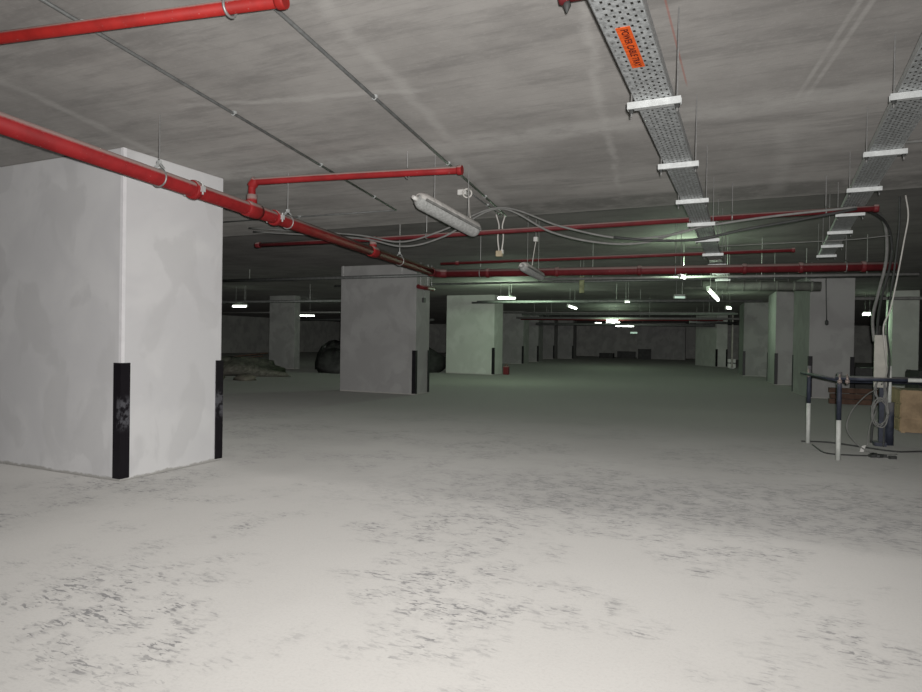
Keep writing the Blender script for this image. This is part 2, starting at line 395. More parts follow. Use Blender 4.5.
pillar((-0.41, 34.3), 6.0, 1.3, 2.4, MPIL3, 'third pillar of the right row, grey front face and two black guards', ('near', 'nearfar'), False, 1)
pillar((-2.25, 46.9), 30, 0.78, 3.1, MPIL4, 'pale far pillar at the end of the right row beside the dark wall', ('near', 'nearfar'), False, 1)  # lamp glow on its left face put into a lighter plaster tone
pillar((4.66, 28.0), 0, 0.82, 1.3, MPIL4, 'greenish pillar behind the pale board post and hanging cables', (), False, 1)
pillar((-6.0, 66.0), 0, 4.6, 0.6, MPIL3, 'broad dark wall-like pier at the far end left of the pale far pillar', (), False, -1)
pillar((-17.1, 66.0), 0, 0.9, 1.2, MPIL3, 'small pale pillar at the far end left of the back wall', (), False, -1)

# ------------------------------------------------------------------ red sprinkler pipes
def flange(mb, p, d, r, l):
    p, d = Vector(p), Vector(d).normalized(); mb.tube([p - d * l / 2, p - d * l / 4, p + d * l / 4, p + d * l / 2], [r * 0.93, r, r, r * 0.93], 16)
def coupling(t, p, d, R, mat, bolts=True):
    mb = MB(); flange(mb, p, d, R * 1.28, 0.07); c = mb.build('coupling', mat, t, True)
    if bolts:
        q = Vector(d).normalized().cross(Vector((0, 0, 1))).normalized()
        for s_ in (-1, 1):
            b = MB(); m = Vector(p) + q * R * 1.42 * s_
            b.box(m, (0.035, 0.035, 0.05)); b.tube([m - Vector((0, 0, .05)), m + Vector((0, 0, .05))], 0.009, 6)
            b.build('coupling_bolt', MZINC, c)
R1 = 0.071
A0, A1 = Vector((-4.27, 0.2, 2.926)), Vector((-5.60, 11.0, 2.802))
def onmain(y): return A0 + (A1 - A0) * ((y - A0.y) / (A1.y - A0.y))
dm = (A1 - A0).normalized()
t = thing('sprinkler_main_pipe', onmain(6), 'thick red main pipe running past the big white pillar towards the bend', 'pipe', 'red sprinkler pipes')
B0, B1 = Vector((-5.42, 11.17, 2.80)), Vector((2.05, 12.13, 2.80))
MB().tube([A0, A1 - dm * 0.16], R1, 20).build('pipe', MRED, t, True)
for y in (4.42, 5.72): coupling(t, onmain(y), dm, R1, MRED)
for y in (5.30, 8.28):
    mb = MB(); flange(mb, onmain(y), dm, R1 * 1.2, 0.24); p = onmain(y)
    mb.tube([p, p + Vector((0, 0, 0.16))], 0.055, 14); tee = mb.build('tee', MRED, t, True)
mb = MB(); mb.tube(smoothpath([A1 - dm * 0.20, A1 - dm * 0.06, A1 + Vector((0.05, 0.1, 0)), B0], 5), R1 * 1.15, 18); mb.build('elbow', MREDD, t, True)
t = thing('sprinkler_cross_pipe', (B0 + B1) / 2, 'thick dark red pipe crossing the whole aisle from the bend to the right', 'pipe', 'red sprinkler pipes')
dc = (B1 - B0).normalized()
MB().tube([B0, B1], R1 * 1.05, 18).build('pipe', MREDD, t, True)
for x in (-4.6, -3.3, -1.85, -0.15, 0.7, 1.6): coupling(t, B0 + dc * ((x - B0.x) / dc.x), dc, R1, MREDD, False)
def branch(name, pts, r, mat, label, fits=(), cap=None):
    c = Vector(pts[0]).lerp(Vector(pts[-1]), 0.5); t = thing(name, c, label, 'pipe', 'red sprinkler pipes')
    MB().tube(pts, r, 14).build('pipe', mat, t, True)
    for p, d in fits:
        mb = MB(); flange(mb, p, d, r * 1.35, r * 2.6); mb.build('fitting', mat, t, True)
    if cap:
        p, d = cap; mb = MB(); flange(mb, p, d, r * 1.3, 0.05); mb.build('end_cap', mat, t, True)
    return t
X_ = Vector((1, 0.08, 0))
pm = onmain(5.30)
branch('sprinkler_branch_pipe', smoothpath([pm + Vector((0, 0, 0.13)), pm + Vector((0, 0, 0.25)), pm + Vector((0.02, 0.005, 0.295)), pm + Vector((0.12, 0.02, 0.30)), (-4.0, 5.55, 3.2), (-2.66, 5.79, 3.2)], 4), 0.038, MRED,
       'thin red branch pipe rising from the main beside the big pillar', [(pm + Vector((0.02, 0.005, 0.285)), (0.6, 0, 0.6))], ((-2.68, 5.788, 3.2), (1, .09, 0)))
branch('sprinkler_branch_pipe', [(-5.4, 2.00, 3.2), (-2.17, 2.56, 3.2)], 0.034, MREDB, 'bright red branch pipe across the top left corner with capped end', [], ((-2.19, 2.557, 3.2), (1, .17, 0)))
branch('sprinkler_branch_pipe', [(-7.45, 8.16, 3.02), (-5.2, 8.28, 3.02), (1.22, 8.24, 3.02)], 0.034, MREDD, 'dark red branch pipe passing above both cable trays', [((-5.25, 8.28, 3.02), (1, .02, 0)), ((-7.40, 8.163, 3.02), (1, 0, 0))], ((1.20, 8.24, 3.02), (1, 0, 0)))
branch('sprinkler_branch_pipe', [(-5.55, 11.18, 3.0), (0.57, 11.24, 3.0)], 0.03, MREDD, 'thin dark red pipe just above the thick crossing pipe', [((-5.2, 11.185, 3.0), (1, 0, 0))], ((0.55, 11.24, 3.0), (1, 0, 0)))
tt = branch('sprinkler_branch_pipe', [(-0.90, 3.10, 3.22), (1.2, 3.28, 3.22)], 0.034, MREDD, 'dark red pipe end behind the near cable tray at the top edge', [], ((-0.88, 3.10, 3.22), (1, .09, 0)))
mb = MB(); mb.tube([(-0.865, 3.10, 3.19), (-0.865, 3.10, 3.165), (-0.865, 3.10, 3.15), (-0.865, 3.10, 3.13)], [0.016, 0.02, 0.012, 0.004], 10); mb.build('sprinkler_nozzle', MCABK, tt, True)

def hanger(x, y, ztop, zc, r, label, d, tri=True):
    t = thing('pipe_hanger', (x, y, ztop), label, 'pipe hanger', 'threaded rod pipe hangers'); zt = zc + r * 1.5
    MB().tube([(x, y, zt), (x, y, ztop)], 0.006, 6).build('rod', MROD, t)
    mb = MB(); d = Vector(d).normalized()
    mb.ring((x, y, zc), d, r * 1.08, 0.008, 18, 6); mb.build('clevis_ring', MROD, t, True)
    if tri:
        q = d.cross(Vector((0, 0, 1))); c = Vector((x, y, 0)); m = MB()
        for s_ in (-1, 1):
            m.bar(c + q * s_ * 0.05 + Vector((0, 0, zc + r * 1.1)), c + Vector((0, 0, zt + 0.03)), 0.03, 0.006)
        m.box((x, y, zt + 0.03), (0.03, 0.03, 0.025)); m.build('saddle', MZINC, t)
for y, l in ((3.99, 'steel hanger on the red main pipe in front of the big white pillar'), (5.98, 'steel hanger on the red main pipe just past the thin branch'), (9.3, 'steel hanger on the red main pipe before its bend')):
    p = onmain(y); hanger(p.x, p.y, CZ if y < YSTEP else CZ2, p.z, R1, l, dm)
hanger(-3.25, 5.735, CZ, 3.2, 0.042, 'small rod hanger on the thin branch pipe near its capped end', X_, False)
hanger(-2.48, 2.505, CZ, 3.2, 0.045, 'small rod hanger on the bright red pipe in the top left corner', X_, False)
for x, l in ((-4.35, 'rod hanger on the dark red branch left of the dusty unlit lamp'), (-0.25, 'rod hanger on the dark red branch beside the near cable tray'), (0.72, 'rod hanger on the dark red branch beside the right cable tray')):
    hanger(x, 8.245 if x > -1 else 8.275, CZ, 3.02, 0.037, l, X_, False)
for x, l in ((-4.75, 'rod hanger on the crossing pipe next to its bend'), (-1.25, 'rod hanger on the crossing pipe near the bright lamp'), (1.35, 'rod hanger on the crossing pipe in front of the corded pillar')):
    p = B0 + dc * ((x - B0.x) / dc.x); hanger(p.x, p.y, CZ2, 2.80, R1 * 1.05, l, dc, False)

# ------------------------------------------------------------------ cable trays
def tray(name, x0a, x0b, y0, y1, z, wdt, label):
    """perforated galvanised channel, x0a at y0 drifting to x0b at y1, underside at z"""
    t = thing(name, ((x0a + x0b) / 2 + wdt / 2, (y0 + y1) / 2, z), label, 'cable tray', 'perforated cable trays')
    mb = MB(); cell = 0.0275; nx = int(round(wdt / cell)); ny = int((y1 - y0) / cell); cw = wdt / nx
    def X(y): return x0a + (x0b - x0a) * (y - y0) / (y1 - y0)
    V = mb.v; F = mb.f; K = 6
    # shared grid corners
    base = 0
    for j in range(ny + 1):
        y = y0 + j * cell; xx = X(y)
        for i in range(nx + 1): V.append(Vector((xx + i * cw, y, z)))
    for j in range(ny):
        for i in range(nx):
            a = j * (nx + 1) + i; b = a + 1; c = b + nx + 1; d = a + nx + 1
            hole = (i + j) % 2 == 0 and i not in (0, nx - 1) or (i in (0, nx - 1) and j % 3 == 0)
            if not hole or y0 + j * cell > 9.0: F.append([a, b, c, d]); continue
            cx = X(y0 + (j + .5) * cell) + (i + .5) * cw; cy = y0 + (j + .5) * cell; o = len(V); rx, ry = 0.0058, 0.0095
            for sx, sy in ((-1, -1), (1, -1), (1, 1), (-1, 1)): V.append(Vector((cx + sx * rx, cy + sy * ry, z)))
            F += [[a, b, o + 1, o], [b, c, o + 2, o + 1], [c, d, o + 3, o + 2], [d, a, o, o + 3]]
    mb.build('perforated_base', MGAL, t)
    for s_ in (0, 1):
        m = MB(); q = 0.0 if s_ == 0 else wdt; lip = 0.014 if s_ == 0 else -0.014
        m.bar((x0a + q, y0, z + 0.025), (x0b + q, y1, z + 0.025), 0.0025, 0.05)
        m.bar((x0a + q + lip / 2, y0, z + 0.05), (x0b + q + lip / 2, y1, z + 0.05), 0.014, 0.0025)
        m.build('side_flange', MFLNG, t)
    return t
def trapeze(x0, x1, y, zb, ztop, label, slope=0.0):
    t = thing('trapeze_hanger', ((x0 + x1) / 2, y, zb), label, 'tray hanger', 'channel hangers under the cable trays')
    a, b = Vector((x0, y, zb - 0.023)), Vector((x1, y, zb - 0.023)); m = MB()
    m.box((a + b) / 2 - Vector((0, 0, 0.019)), (x1 - x0, 0.042, 0.003))
    for sy in (-1, 1):
        m.box((a + b) / 2 + Vector((0, sy * 0.02, 0)), (x1 - x0, 0.0025, 0.041)); m.box((a + b) / 2 + Vector((0, sy * 0.015, 0.0195)), (x1 - x0, 0.010, 0.002))
    m.build('channel', MZINC, t)
    for xx in (x0 + 0.022, x1 - 0.022):
        r = MB().tube([(xx, y, zb - 0.085), (xx, y, ztop)], 0.0048, 6).build('rod', MROD, t)
        n_ = MB(); n_.tube([(xx, y, zb - 0.064), (xx, y, zb - 0.046)], 0.011, 6); n_.box((xx, y, zb - 0.044), (0.03, 0.03, 0.004)); n_.build('nut', MCABK, r)
    return t
ZT = 2.915
t1 = tray('cable_tray', -0.635, -0.715, 1.3, 15.2, ZT, 0.205, 'perforated cable tray with an orange sticker running along the aisle')
ys = [3.84, 5.24, 6.60, 7.90, 9.12, 10.6, 12.05, 13.4, 14.8]
tl = ['first hanger under the stickered cable tray, nearest the sticker', 'second hanger under the stickered cable tray, counted from the sticker', 'third hanger under the stickered cable tray, counted from the sticker',
      'fourth hanger under the stickered cable tray, counted from the sticker', 'fifth hanger under the stickered cable tray, counted from the sticker', 'sixth hanger under the stickered cable tray, counted from the sticker',
      'seventh hanger under the stickered cable tray, just before the crossing pipe', 'eighth hanger under the stickered cable tray, just past the crossing pipe', 'last hanger at the far end of the stickered cable tray']
for y, l in zip(ys, tl):
    xa = -0.635 - 0.08 * (y - 1.3) / 13.9
    trapeze(xa - 0.045, xa + 0.205 + 0.05, y, ZT, CZ if y < YSTEP else CZ2, l)
ZT2 = 3.065
t2 = tray('cable_tray', 0.70, 1.02, 1.8, 12.9, ZT2, 0.215, 'perforated cable tray without a sticker, leaving the frame at the right')
tl2 = ['first hanger of the right cable tray, cut by the frame edge', 'second hanger of the right cable tray, counted from the frame edge', 'third hanger of the right cable tray, counted from the frame edge', 'fourth hanger of the right cable tray, beside the dark red branch',
       'fifth hanger of the right cable tray, beyond the dark red branch', 'sixth hanger of the right cable tray, next to last', 'last hanger at the far end of the right cable tray']
for y, l in zip([4.70, 6.02, 7.34, 8.66, 9.98, 11.3, 12.5], tl2):
    xa = 0.70 + 0.32 * (y - 1.8) / 11.1
    trapeze(xa - 0.04, xa + 0.215 + 0.04, y, ZT2, CZ if y < YSTEP else CZ2, l)
# orange sticker with its lettering
st = MB().box((-0.555, 3.13, ZT - 0.0015), (0.064, 0.45, 0.0015)).build('label_sticker', MORANGE, t1); st['label'] = 'orange sticker lettered POWER CABLE TRAY'
fc = bpy.data.curves.new('sticker_text', 'FONT'); fc.body = 'POWER CABLE TRAY'; fc.size = 0.046; fc.align_x = 'CENTER'; fc.align_y = 'CENTER'; fc.extrude = 0.0004; fc.offset = 0.0007
fc.materials.append(MINK)
tmp = bpy.data.objects.new('sticker_text_curve', fc); COL.objects.link(tmp)
tme = bpy.data.meshes.new_from_object(tmp.evaluated_get(bpy.context.evaluated_depsgraph_get()))
bpy.data.objects.remove(tmp); tx = bpy.data.objects.new('sticker_text', tme); COL.objects.link(tx)
if not tme.materials: tme.materials.append(MINK)
tx.parent = st
TM = Matrix(((0, 1, 0), (1, 0, 0), (0, 0, -1))).to_4x4(); TM.translation = Vector((-0.555, 3.13, ZT - 0.0032)) - Vector(t1.location)
tx.matrix_local = TM
tx.scale = (0.95, 1.0, 1.0)

# ------------------------------------------------------------------ conduits on the ceiling
def conduit(pts, r, label, clips, mat=MCOND):
    t = thing('electrical_conduit', Vector(pts[0]).lerp(Vector(pts[-1]), .5), label, 'conduit', 'steel conduits on the ceiling')
    MB().tube(pts, r, 10).build('pipe', mat, t, True)
    for p in clips:
        m = MB(); p = Vector(p); m.box(p + Vector((0, 0, 0.012)), (0.05, 0.03, 0.006)); m.ring(p, (pts[-1][0] - pts[0][0], pts[-1][1] - pts[0][1], 0), r * 1.3, 0.004, 12, 5); m.box(p + Vector((0.022, 0, 0.004)), (0.014, 0.02, 0.02)); m.build('saddle_clip', MZINC, t)
ZC = CZ - 0.024
def lerp2(a, b, y): k = (y - a[1]) / (b[1] - a[1]); return (a[0] + (b[0] - a[0]) * k, y, a[2])
a, b = (-3.45, 0.9, ZC), (-4.80, 8.16, ZC)
conduit([a, b], 0.0125, 'grey conduit on the ceiling crossing above the big pillar corner', [lerp2(a, b, y) for y in (2.6, 4.15, 5.75, 7.3)])
conduit([(-8.3, 8.0, ZC), (-4.82, 8.16, ZC)], 0.011, 'thin grey conduit running left from the end of the long conduit', [(-6.5, 8.08, ZC)])
a, b = (-2.30, 1.2, ZC), (-3.43, 9.10, ZC)
conduit([a, b], 0.0135, 'dark conduit on the ceiling ending above the hanging beige socket', [lerp2(a, b, y) for y in (2.9, 4.3, 6.2, 7.8)])
conduit([(-3.33, 7.43, ZC), (-3.50, 9.10, ZC)], 0.010, 'short dark conduit from the white junction box to the cable bundle', [(-3.42, 8.3, ZC)])
conduit([(1.16, 7.1, ZC), (3.4, 7.2, ZC)], 0.014, 'pale conduit on the ceiling right of the right cable tray', [(1.7, 7.125, ZC)], MCABG)

# ------------------------------------------------------------------ unlit dusty lamps, sockets and cables
def capsule(mb, a, b, r, n=14):
    a, b = Vector(a), Vector(b); d = (b - a).normalized(); pts = []; rs = []
    for k in range(6):
        th = math.pi / 2 * k / 5; pts.append(a + d * r * (1 - math.cos(math.pi / 2 - th + 0) * 1.0) * 0.9); rs.append(max(0.004, r * math.sin(th)))
    pts = [a + d * (r * (1 - math.cos(math.pi / 2 * k / 5))) for k in range(6)]; rs = [max(0.004, r * math.sin(math.pi / 2 * k / 5)) for k in range(6)]
    pts2 = [b - d * (r * (1 - math.cos(math.pi / 2 * k / 5))) for k in range(5, -1, -1)]; rs2 = rs[::-1]
    mb.tube(pts + pts2, rs + rs2, n)
def deadlamp(a, b, r, label):
    a, b = Vector(a), Vector(b); d = (b - a).normalized(); side = d.cross(Vector((0, 0, 1))).normalized(); upv = side.cross(d)
    t = thing('unlit_fluorescent_lamp', (a + b) / 2, label, 'lamp', 'dusty unlit lamps')
    mb = MB(); capsule(mb, a, b, r * 0.93); mb.build('diffuser', MLD, t, True)
    m = MB(); n = 16                                    # half shell on top: the dusty housing
    L0, L1 = a + d * r * 0.2, b - d * r * 0.2
    pts = [L0, L0 + d * 0.05, L1 - d * 0.05, L1]; rr = [r * 0.75, r * 1.03, r * 1.03, r * 0.75]; bb = 0
    for p, q in zip(pts, rr):
        for k in range(n + 1):
            th = math.pi * k / n; m.v.append(p + side * math.cos(th) * q + upv * math.sin(th) * q)
    for i in range(3):
        for k in range(n): m.f.append([i * (n + 1) + k, i * (n + 1) + k + 1, (i + 1) * (n + 1) + k + 1, (i + 1) * (n + 1) + k])
    m.f.append(list(range(n + 1))); m.f.append(list(range(3 * (n + 1), 4 * (n + 1))))
    m.build('housing', MLH, t, True)
    rm = MB()
    for s_ in (-1, 1): rm.bar(a + side * s_ * r * 1.02 + d * r * 0.6, b + side * s_ * r * 1.02 - d * r * 0.6, 0.02, 0.022)
    rm.build('rim', MLDK, t)
    g = MB(); g.tube([a + d * 0.01, a - d * 0.05], [0.03, 0.018], 10); g.build('cable_gland', MWPL, t, True)
    for q in (0.25, 0.8):
        c = a.lerp(b, q) + upv * r; s_ = MB(); s_.tube([c, (c.x, c.y, (CZ if c.y < YSTEP else CZ2) + 0.01)], 0.004, 6); s_.build('suspension_wire', MROD, t)
deadlamp((-3.13, 5.72, 2.935), (-2.80, 6.55, 2.715), 0.092, 'dust-covered unlit tube lamp hanging askew beside the thin red branch')
deadlamp((-3.47, 9.97, 2.745), (-3.38, 10.78, 2.635), 0.085, 'dusty unlit tube lamp hanging just in front of the thick crossing pipe')
t = thing('junction_box', (-3.40, 7.46, CZ), 'small white junction box on the ceiling above the dusty lamp', 'junction box')
m = MB(); m.box((-3.40, 7.46, CZ - 0.035), (0.12, 0.12, 0.07)); m.build('box', MWPL, t, bevel=0.01)
m = MB(); m.ring((-3.30, 7.36, CZ - 0.07), (0.5, -1, 0), 0.055, 0.012, 14, 6); m.build('cable_loop', MCABW, t, True)
m = MB(); m.tube(smoothpath([(-3.32, 7.40, CZ - 0.03), (-3.17, 7.2, CZ - 0.06), (-3.13, 7.02, CZ - 0.14), (-3.06, 6.88, CZ - 0.35), (-2.935, 6.64, 2.885)]), 0.010, 8); m.build('drop_cable', MCABW, t, True)
t = thing('hanging_socket', (-3.50, 9.06, CZ), 'beige socket hanging on two pale cords from the ceiling', 'socket')
for k, dx in enumerate((-0.045, 0.045)):
    m = MB(); m.tube(smoothpath([(-3.50 + dx * 1.7, 9.06, CZ - .005), (-3.50 + dx * .6, 9.06, 3.25), (-3.50 + dx, 9.06, 3.08), (-3.50 + dx * .5, 9.06, 2.87)]), 0.011, 8); m.build('cord', MCABW, t, True)
m = MB(); m.box((-3.515, 9.06, 2.83), (0.10, 0.07, 0.09)); m.build('socket_body', MBEI, t, bevel=0.01)
m = MB(); m.box((-3.47, 9.06, 2.86), (0.035, 0.05, 0.06)); m.build('plug', MWPL, t, bevel=0.005)
t = thing('junction_box', (-3.36, 10.35, CZ2), 'small white box on a stem with a drop cord above the farther unlit lamp', 'junction box')
m = MB(); m.box((-3.36, 10.35, 3.235), (0.07, 0.07, 0.08)); m.build('box', MWPL, t, bevel=0.01)
MB().tube([(-3.36, 10.35, 3.27), (-3.36, 10.35, CZ2)], 0.006, 6).build('stem', MROD, t)
m = MB(); m.tube(smoothpath([(-3.36, 10.35, 3.20), (-3.39, 10.34, 3.0), (-3.41, 10.32, 2.79)]), 0.008, 8); m.build('drop_cable', MCABW, t, True)

def cable(name, pts, r, mat, label, cat='cable', group=None, n=8):
    o = MB().tube(smoothpath(pts, n), r, 8).build(name, mat, None, True); return tag(o, label, cat, group)
cg = 'cables slung below the ceiling'
Yc = 7.95
cable('sagging_cable', [(-7.4, Yc, 3.26), (-5.42, Yc, 3.05), (-4.6, Yc, 2.90), (-3.95, Yc, 3.02), (-3.1, Yc, 3.28), (-2.25, Yc, 2.98), (-1.5, Yc, 2.79), (-0.9, Yc, 2.80), (-0.4, 7.98, 2.93)], 0.013, MCABG, 'upper grey cable sagging from beside the main pipe to the stickered tray', 'cable', cg)
cable('sagging_cable', [(-7.4, Yc + .1, 3.22), (-5.4, Yc + .1, 3.01), (-4.6, Yc + .1, 2.85), (-3.95, Yc + .1, 2.96), (-3.15, Yc + .1, 3.29), (-2.4, Yc + .1, 2.93), (-1.75, Yc + .1, 2.76), (-1.2, Yc + .1, 2.74), (-0.7, 8.0, 2.86), (0.1, 8.05, 2.96), (1.0, 8.1, 3.02)], 0.014, MCABG, 'lower grey cable sagging under the dark red branch', 'cable', cg)
cable('sagging_cable', [(-1.55, 7.8, 2.78), (-1.1, 7.8, 2.72), (-0.6, 7.82, 2.71), (-0.1, 7.85, 2.80), (0.5, 7.95, 2.90), (1.0, 8.1, 3.00)], 0.016, MCABK, 'dark cable rising from the stickered tray to the right tray', 'cable', cg)
cable('thin_wire', [(-0.95, 10.42, 2.99), (0.2, 10.44, 3.0), (1.2, 10.46, 3.01), (1.7, 10.5, 3.05)], 0.007, MCABG, 'thin pale wire stretched between the two cable trays', 'wire')
hg = 'cables hanging at the right edge'
cable('hanging_cable', [(1.05, 9.3, 3.30), (1.40, 9.9, 3.32), (1.62, 10.5, 3.26), (1.71, 10.8, 3.02), (1.73, 11.0, 2.70), (1.68, 11.2, 2.30), (1.66, 11.5, 1.95), (1.70, 11.62, 1.60)], 0.022, MCABG, 'thick grey cable curving down from the right tray to the board post', 'cable', hg)
cable('hanging_cable', [(1.05, 9.3, 3.25), (1.40, 9.9, 3.27), (1.66, 10.5, 3.20), (1.77, 10.8, 2.96), (1.78, 11.0, 2.65), (1.74, 11.3, 2.25), (1.74, 11.6, 1.85), (1.74, 11.68, 1.3), (1.72, 11.68, 0.55), (1.70, 11.7, 0.02)], 0.018, MCABK, 'dark cable curving down beside the thick grey one', 'cable', hg)
cable('hanging_cable', [(1.86, 10.45, 3.58), (1.90, 10.48, 3.3), (1.86, 10.5, 2.95), (1.79, 10.5, 2.45), (1.72, 10.5, 2.03), (1.65, 10.52, 1.80), (1.68, 10.6, 1.5), (1.76, 10.9, 1.15), (1.76, 11.3, .95)], 0.010, MCABW, 'thin white cable falling from the ceiling past the crossing pipe', 'cable', hg)
cable('hanging_cable', [(1.80, 10.5, 3.58), (1.82, 10.6, 3.2), (1.80, 10.7, 2.7), (1.78, 10.9, 2.2), (1.80, 11.2, 1.75), (1.88, 11.45, 1.25), (1.84, 11.45, .6), (1.80, 11.3, 0.02)], 0.013, MCABK, 'dark cable hanging straight behind the thin white one', 'cable', hg)

# ------------------------------------------------------------------ pipes and ducts of the further bays
def run(name, pts, r, mat, label, cat, bands=0, bmat=None):
    t = thing(name, Vector(pts[0]).lerp(Vector(pts[-1]), .5), label, cat, 'services crossing the further bays')
    MB().tube(pts, r, 12).build('pipe', mat, t, True)
    a, b = Vector(pts[0]), Vector(pts[-1])
    for k in range(bands):
        p = a.lerp(b, (k + .5) / bands); m = MB(); flange(m, p, b - a, r * 1.12, 0.05); m.build('band', bmat or MZINC, t, True)
    for k in (0.15, 0.62, 0.88):
        p = a.lerp(b, k); MB().tube([(p.x, p.y, p.z + r * .8), (p.x, p.y, CZ2)], 0.008, 6).build('rod', MROD, t)
run('conduit_run', [(-15.2, 15.2, 3.27), (-7.85, 15.2, 3.24)], 0.045, MCOND, 'dark pipe across the top of the grey pillar', 'pipe')
run('conduit_run', [(-4.1, 13.2, 2.85), (2.73, 14.08, 2.85)], 0.028, MCABG, 'pale grey pipe just behind and below the thick red crossing pipe', 'pipe')
run('lagged_pipe', [(-1.05, 15.45, 2.84), (1.30, 15.55, 2.78)], 0.10, MDUCT, 'fat lagged grey pipe with straps before the corded pillar', 'pipe', 7, MDUCT)
run('service_pipe', [(-12.6, 17.5, 3.25), (3.2, 18.2, 3.22)], 0.03, MCOND, 'thin dark pipe crossing above the lamp beside the green-lit pillar', 'pipe')
run('service_pipe', [(-26, 19.5, 2.95), (-14.2, 20.2, 2.95)], 0.05, MCOND, 'dark pipe across the dim bay behind the big white pillar', 'pipe')
run('service_pipe', [(-30, 27.6, 2.9), (-17.5, 27.9, 2.9)], 0.05, MCABG, 'pale pipe beyond the dark bare pillar', 'pipe')
run('service_pipe', [(-9.6, 22.5, 3.0), (-1.2, 22.9, 2.98)], 0.05, MCOND, 'dark pipe crossing the middle bay in front of the far lamps', 'pipe')
run('service_pipe', [(-10.2, 29.5, 2.85), (-0.6, 29.9, 2.85)], 0.05, MCOND, 'dark steel pipe crossing the aisle beyond the green-lit pillar', 'pipe')
run('service_pipe', [(-13, 36.5, 2.95), (-0.5, 36.9, 2.9)], 0.06, MCABG, 'pale pipe crossing over the distant cluster of lit tubes', 'pipe')
run('service_pipe', [(-14, 43.5, 2.8), (-2.2, 43.9, 2.75)], 0.09, MCOND, 'dark pipe crossing beneath the distant cluster of lit tubes', 'pipe')
run('service_pipe', [(-3.2, 37.5, 2.75), (-0.9, 39.5, 2.75)], 0.07, MCOND, 'short dark pipe in front of the pale far pillar', 'pipe')
run('service_pipe', [(2.9, 23.8, 3.05), (9, 24.4, 3.05)], 0.05, MCABG, 'pale pipe behind the cables hanging at the right edge', 'pipe')
run('service_pipe', [(-1.8, 19.2, 3.1), (1.2, 19.4, 3.1)], 0.05, MDUCT, 'grey pipe lit from below by the drooping lamp', 'pipe')
run('service_pipe', [(-11.0, 25.2, 3.15), (0.3, 25.6, 3.12)], 0.04, MCOND, 'thin dark pipe above the small end-on lit tube', 'pipe')
run('service_pipe', [(-12.5, 33.0, 3.1), (-0.8, 33.3, 3.05)], 0.045, MCABG, 'thin pale pipe high before the distant cluster', 'pipe')
run('service_pipe', [(-14.0, 40.2, 3.0), (-1.6, 40.6, 2.95)], 0.05, MREDD, 'dull red pipe high behind the distant cluster', 'pipe')
run('service_pipe', [(-28, 34.0, 2.75), (-17.5, 34.4, 2.75)], 0.07, MCOND, 'dark pipe far behind the dark bare pillar', 'pipe')
t = thing('steel_prop', (-1.3, 45.0, 0), 'thin pale steel prop standing between the far pillar and the third right pillar', 'prop')
MB().tube([(-1.2, 45.0, 0), (-1.2, 45.0, CZ2)], 0.06, 10).build('tube', MBOARD, t, True); MB().box((-1.2, 45.0, 0.01), (.3, .3, .02)).build('base_plate', MZINC, t)
# hanging cord on the face of the grey pillar, fittings on the second pillar
t = thing('hanging_switch', (1.885, 20.95, CZ2), 'dark cord with a switch hanging in front of the right grey pillar', 'cord')
MB().tube([(1.87, 20.95, CZ2), (1.885, 20.95, 2.9), (1.91, 20.95, 2.22)], 0.013, 8).build('cord', MCABK, t, True)
m = MB(); m.tube([(1.91, 20.95, 2.26), (1.91, 20.95, 2.22), (1.91, 20.95, 2.14), (1.91, 20.95, 2.11)], [0.02, 0.05, 0.05, 0.02], 10); m.build('switch', MCABK, t, True)
t = thing('switch_box', (-8.36, 15.8, 2.65), 'small dark box high on the right side of the second grey pillar', 'switch box')
MB().box((-8.36, 15.80, 2.62), (0.06, 0.12, 0.13)).build('box', MCABK, t, bevel=.006)
MB().tube([(-8.36, 15.80, 2.68), (-8.36, 15.80, CZ2)], 0.012, 8).build('feed_conduit', MCOND, t)
run('service_pipe', [(-8.22, 15.2, 2.95), (-8.22, 16.1, 2.95)], 0.06, MREDD, 'short red pipe running back beside the grey pillar under the bend', 'pipe')
t = thing('hanging_sign', (-3.96, 16.0, CZ2), 'pale yellow panel hanging from the ceiling left of the bright lamps', 'panel')
MB().box((-3.96, 16.0, 2.97), (0.12, 0.05, 0.42)).build('board', mat_simple('pale_yellow_board', (0.22, 0.23, 0.13), 0.7), t, bevel=.006)
for dx in (-.04, .04): MB().tube([(-3.96 + dx, 16.0, 3.17), (-3.96 + dx, 16.0, CZ2)], 0.006, 6).build('hanger_wire', MROD, t)

# ------------------------------------------------------------------ lit fluorescent lamps of the further bays
def lamp(a, b, power, label, mat=None, r=0.024, col=(0.72, 1.0, 0.70), ld=(0, 0, -0.09)):
    a, b = Vector(a), Vector(b); d = (b - a).normalized(); c = (a + b) / 2
    t = thing('fluorescent_lamp', c, label, 'lamp', 'lit fluorescent lamps')
    MB().tube([a, b], r, 10).build('tube', mat or MGLOW, t, True)
    MB().bar(a + Vector((0, 0, r + .028)), b + Vector((0, 0, r + .028)), 0.075, 0.045).build('housing', MHOUS, t)
    for p, s_ in ((a, -1), (b, 1)):
        MB().tube([p, p + d * s_ * 0.03], r * 1.25, 8).build('end_cap', MHOUS, t)
    for q in (0.2, 0.8):
        p = a.lerp(b, q); MB().tube([p + Vector((0, 0, r + .04)), (p.x, p.y, (CZ2 if p.y > YSTEP else CZ))], 0.006, 6).build('suspension_wire', MROD, t)
    if power:
        ll = bpy.data.lights.new('lamp_light', 'POINT'); lo = bpy.data.objects.new('lamp_light', ll); COL.objects.link(lo)
        ll.energy = power; ll.color = col; ll.shadow_soft_size = 0.12; lo.parent = t; lo.location = ld
LP = 60
lamp((-8.05, 20.60, 3.0), (-7.95, 22.1, 3.09), LP * 5, 'lit tube at the top right corner of the green-lit pillar', r=.035)
lamp((-6.43, 23.9, 2.90), (-6.50, 25.4, 2.88), LP * .35, 'lit tube hanging left of the distant cluster, before the dim pillars', r=.035)
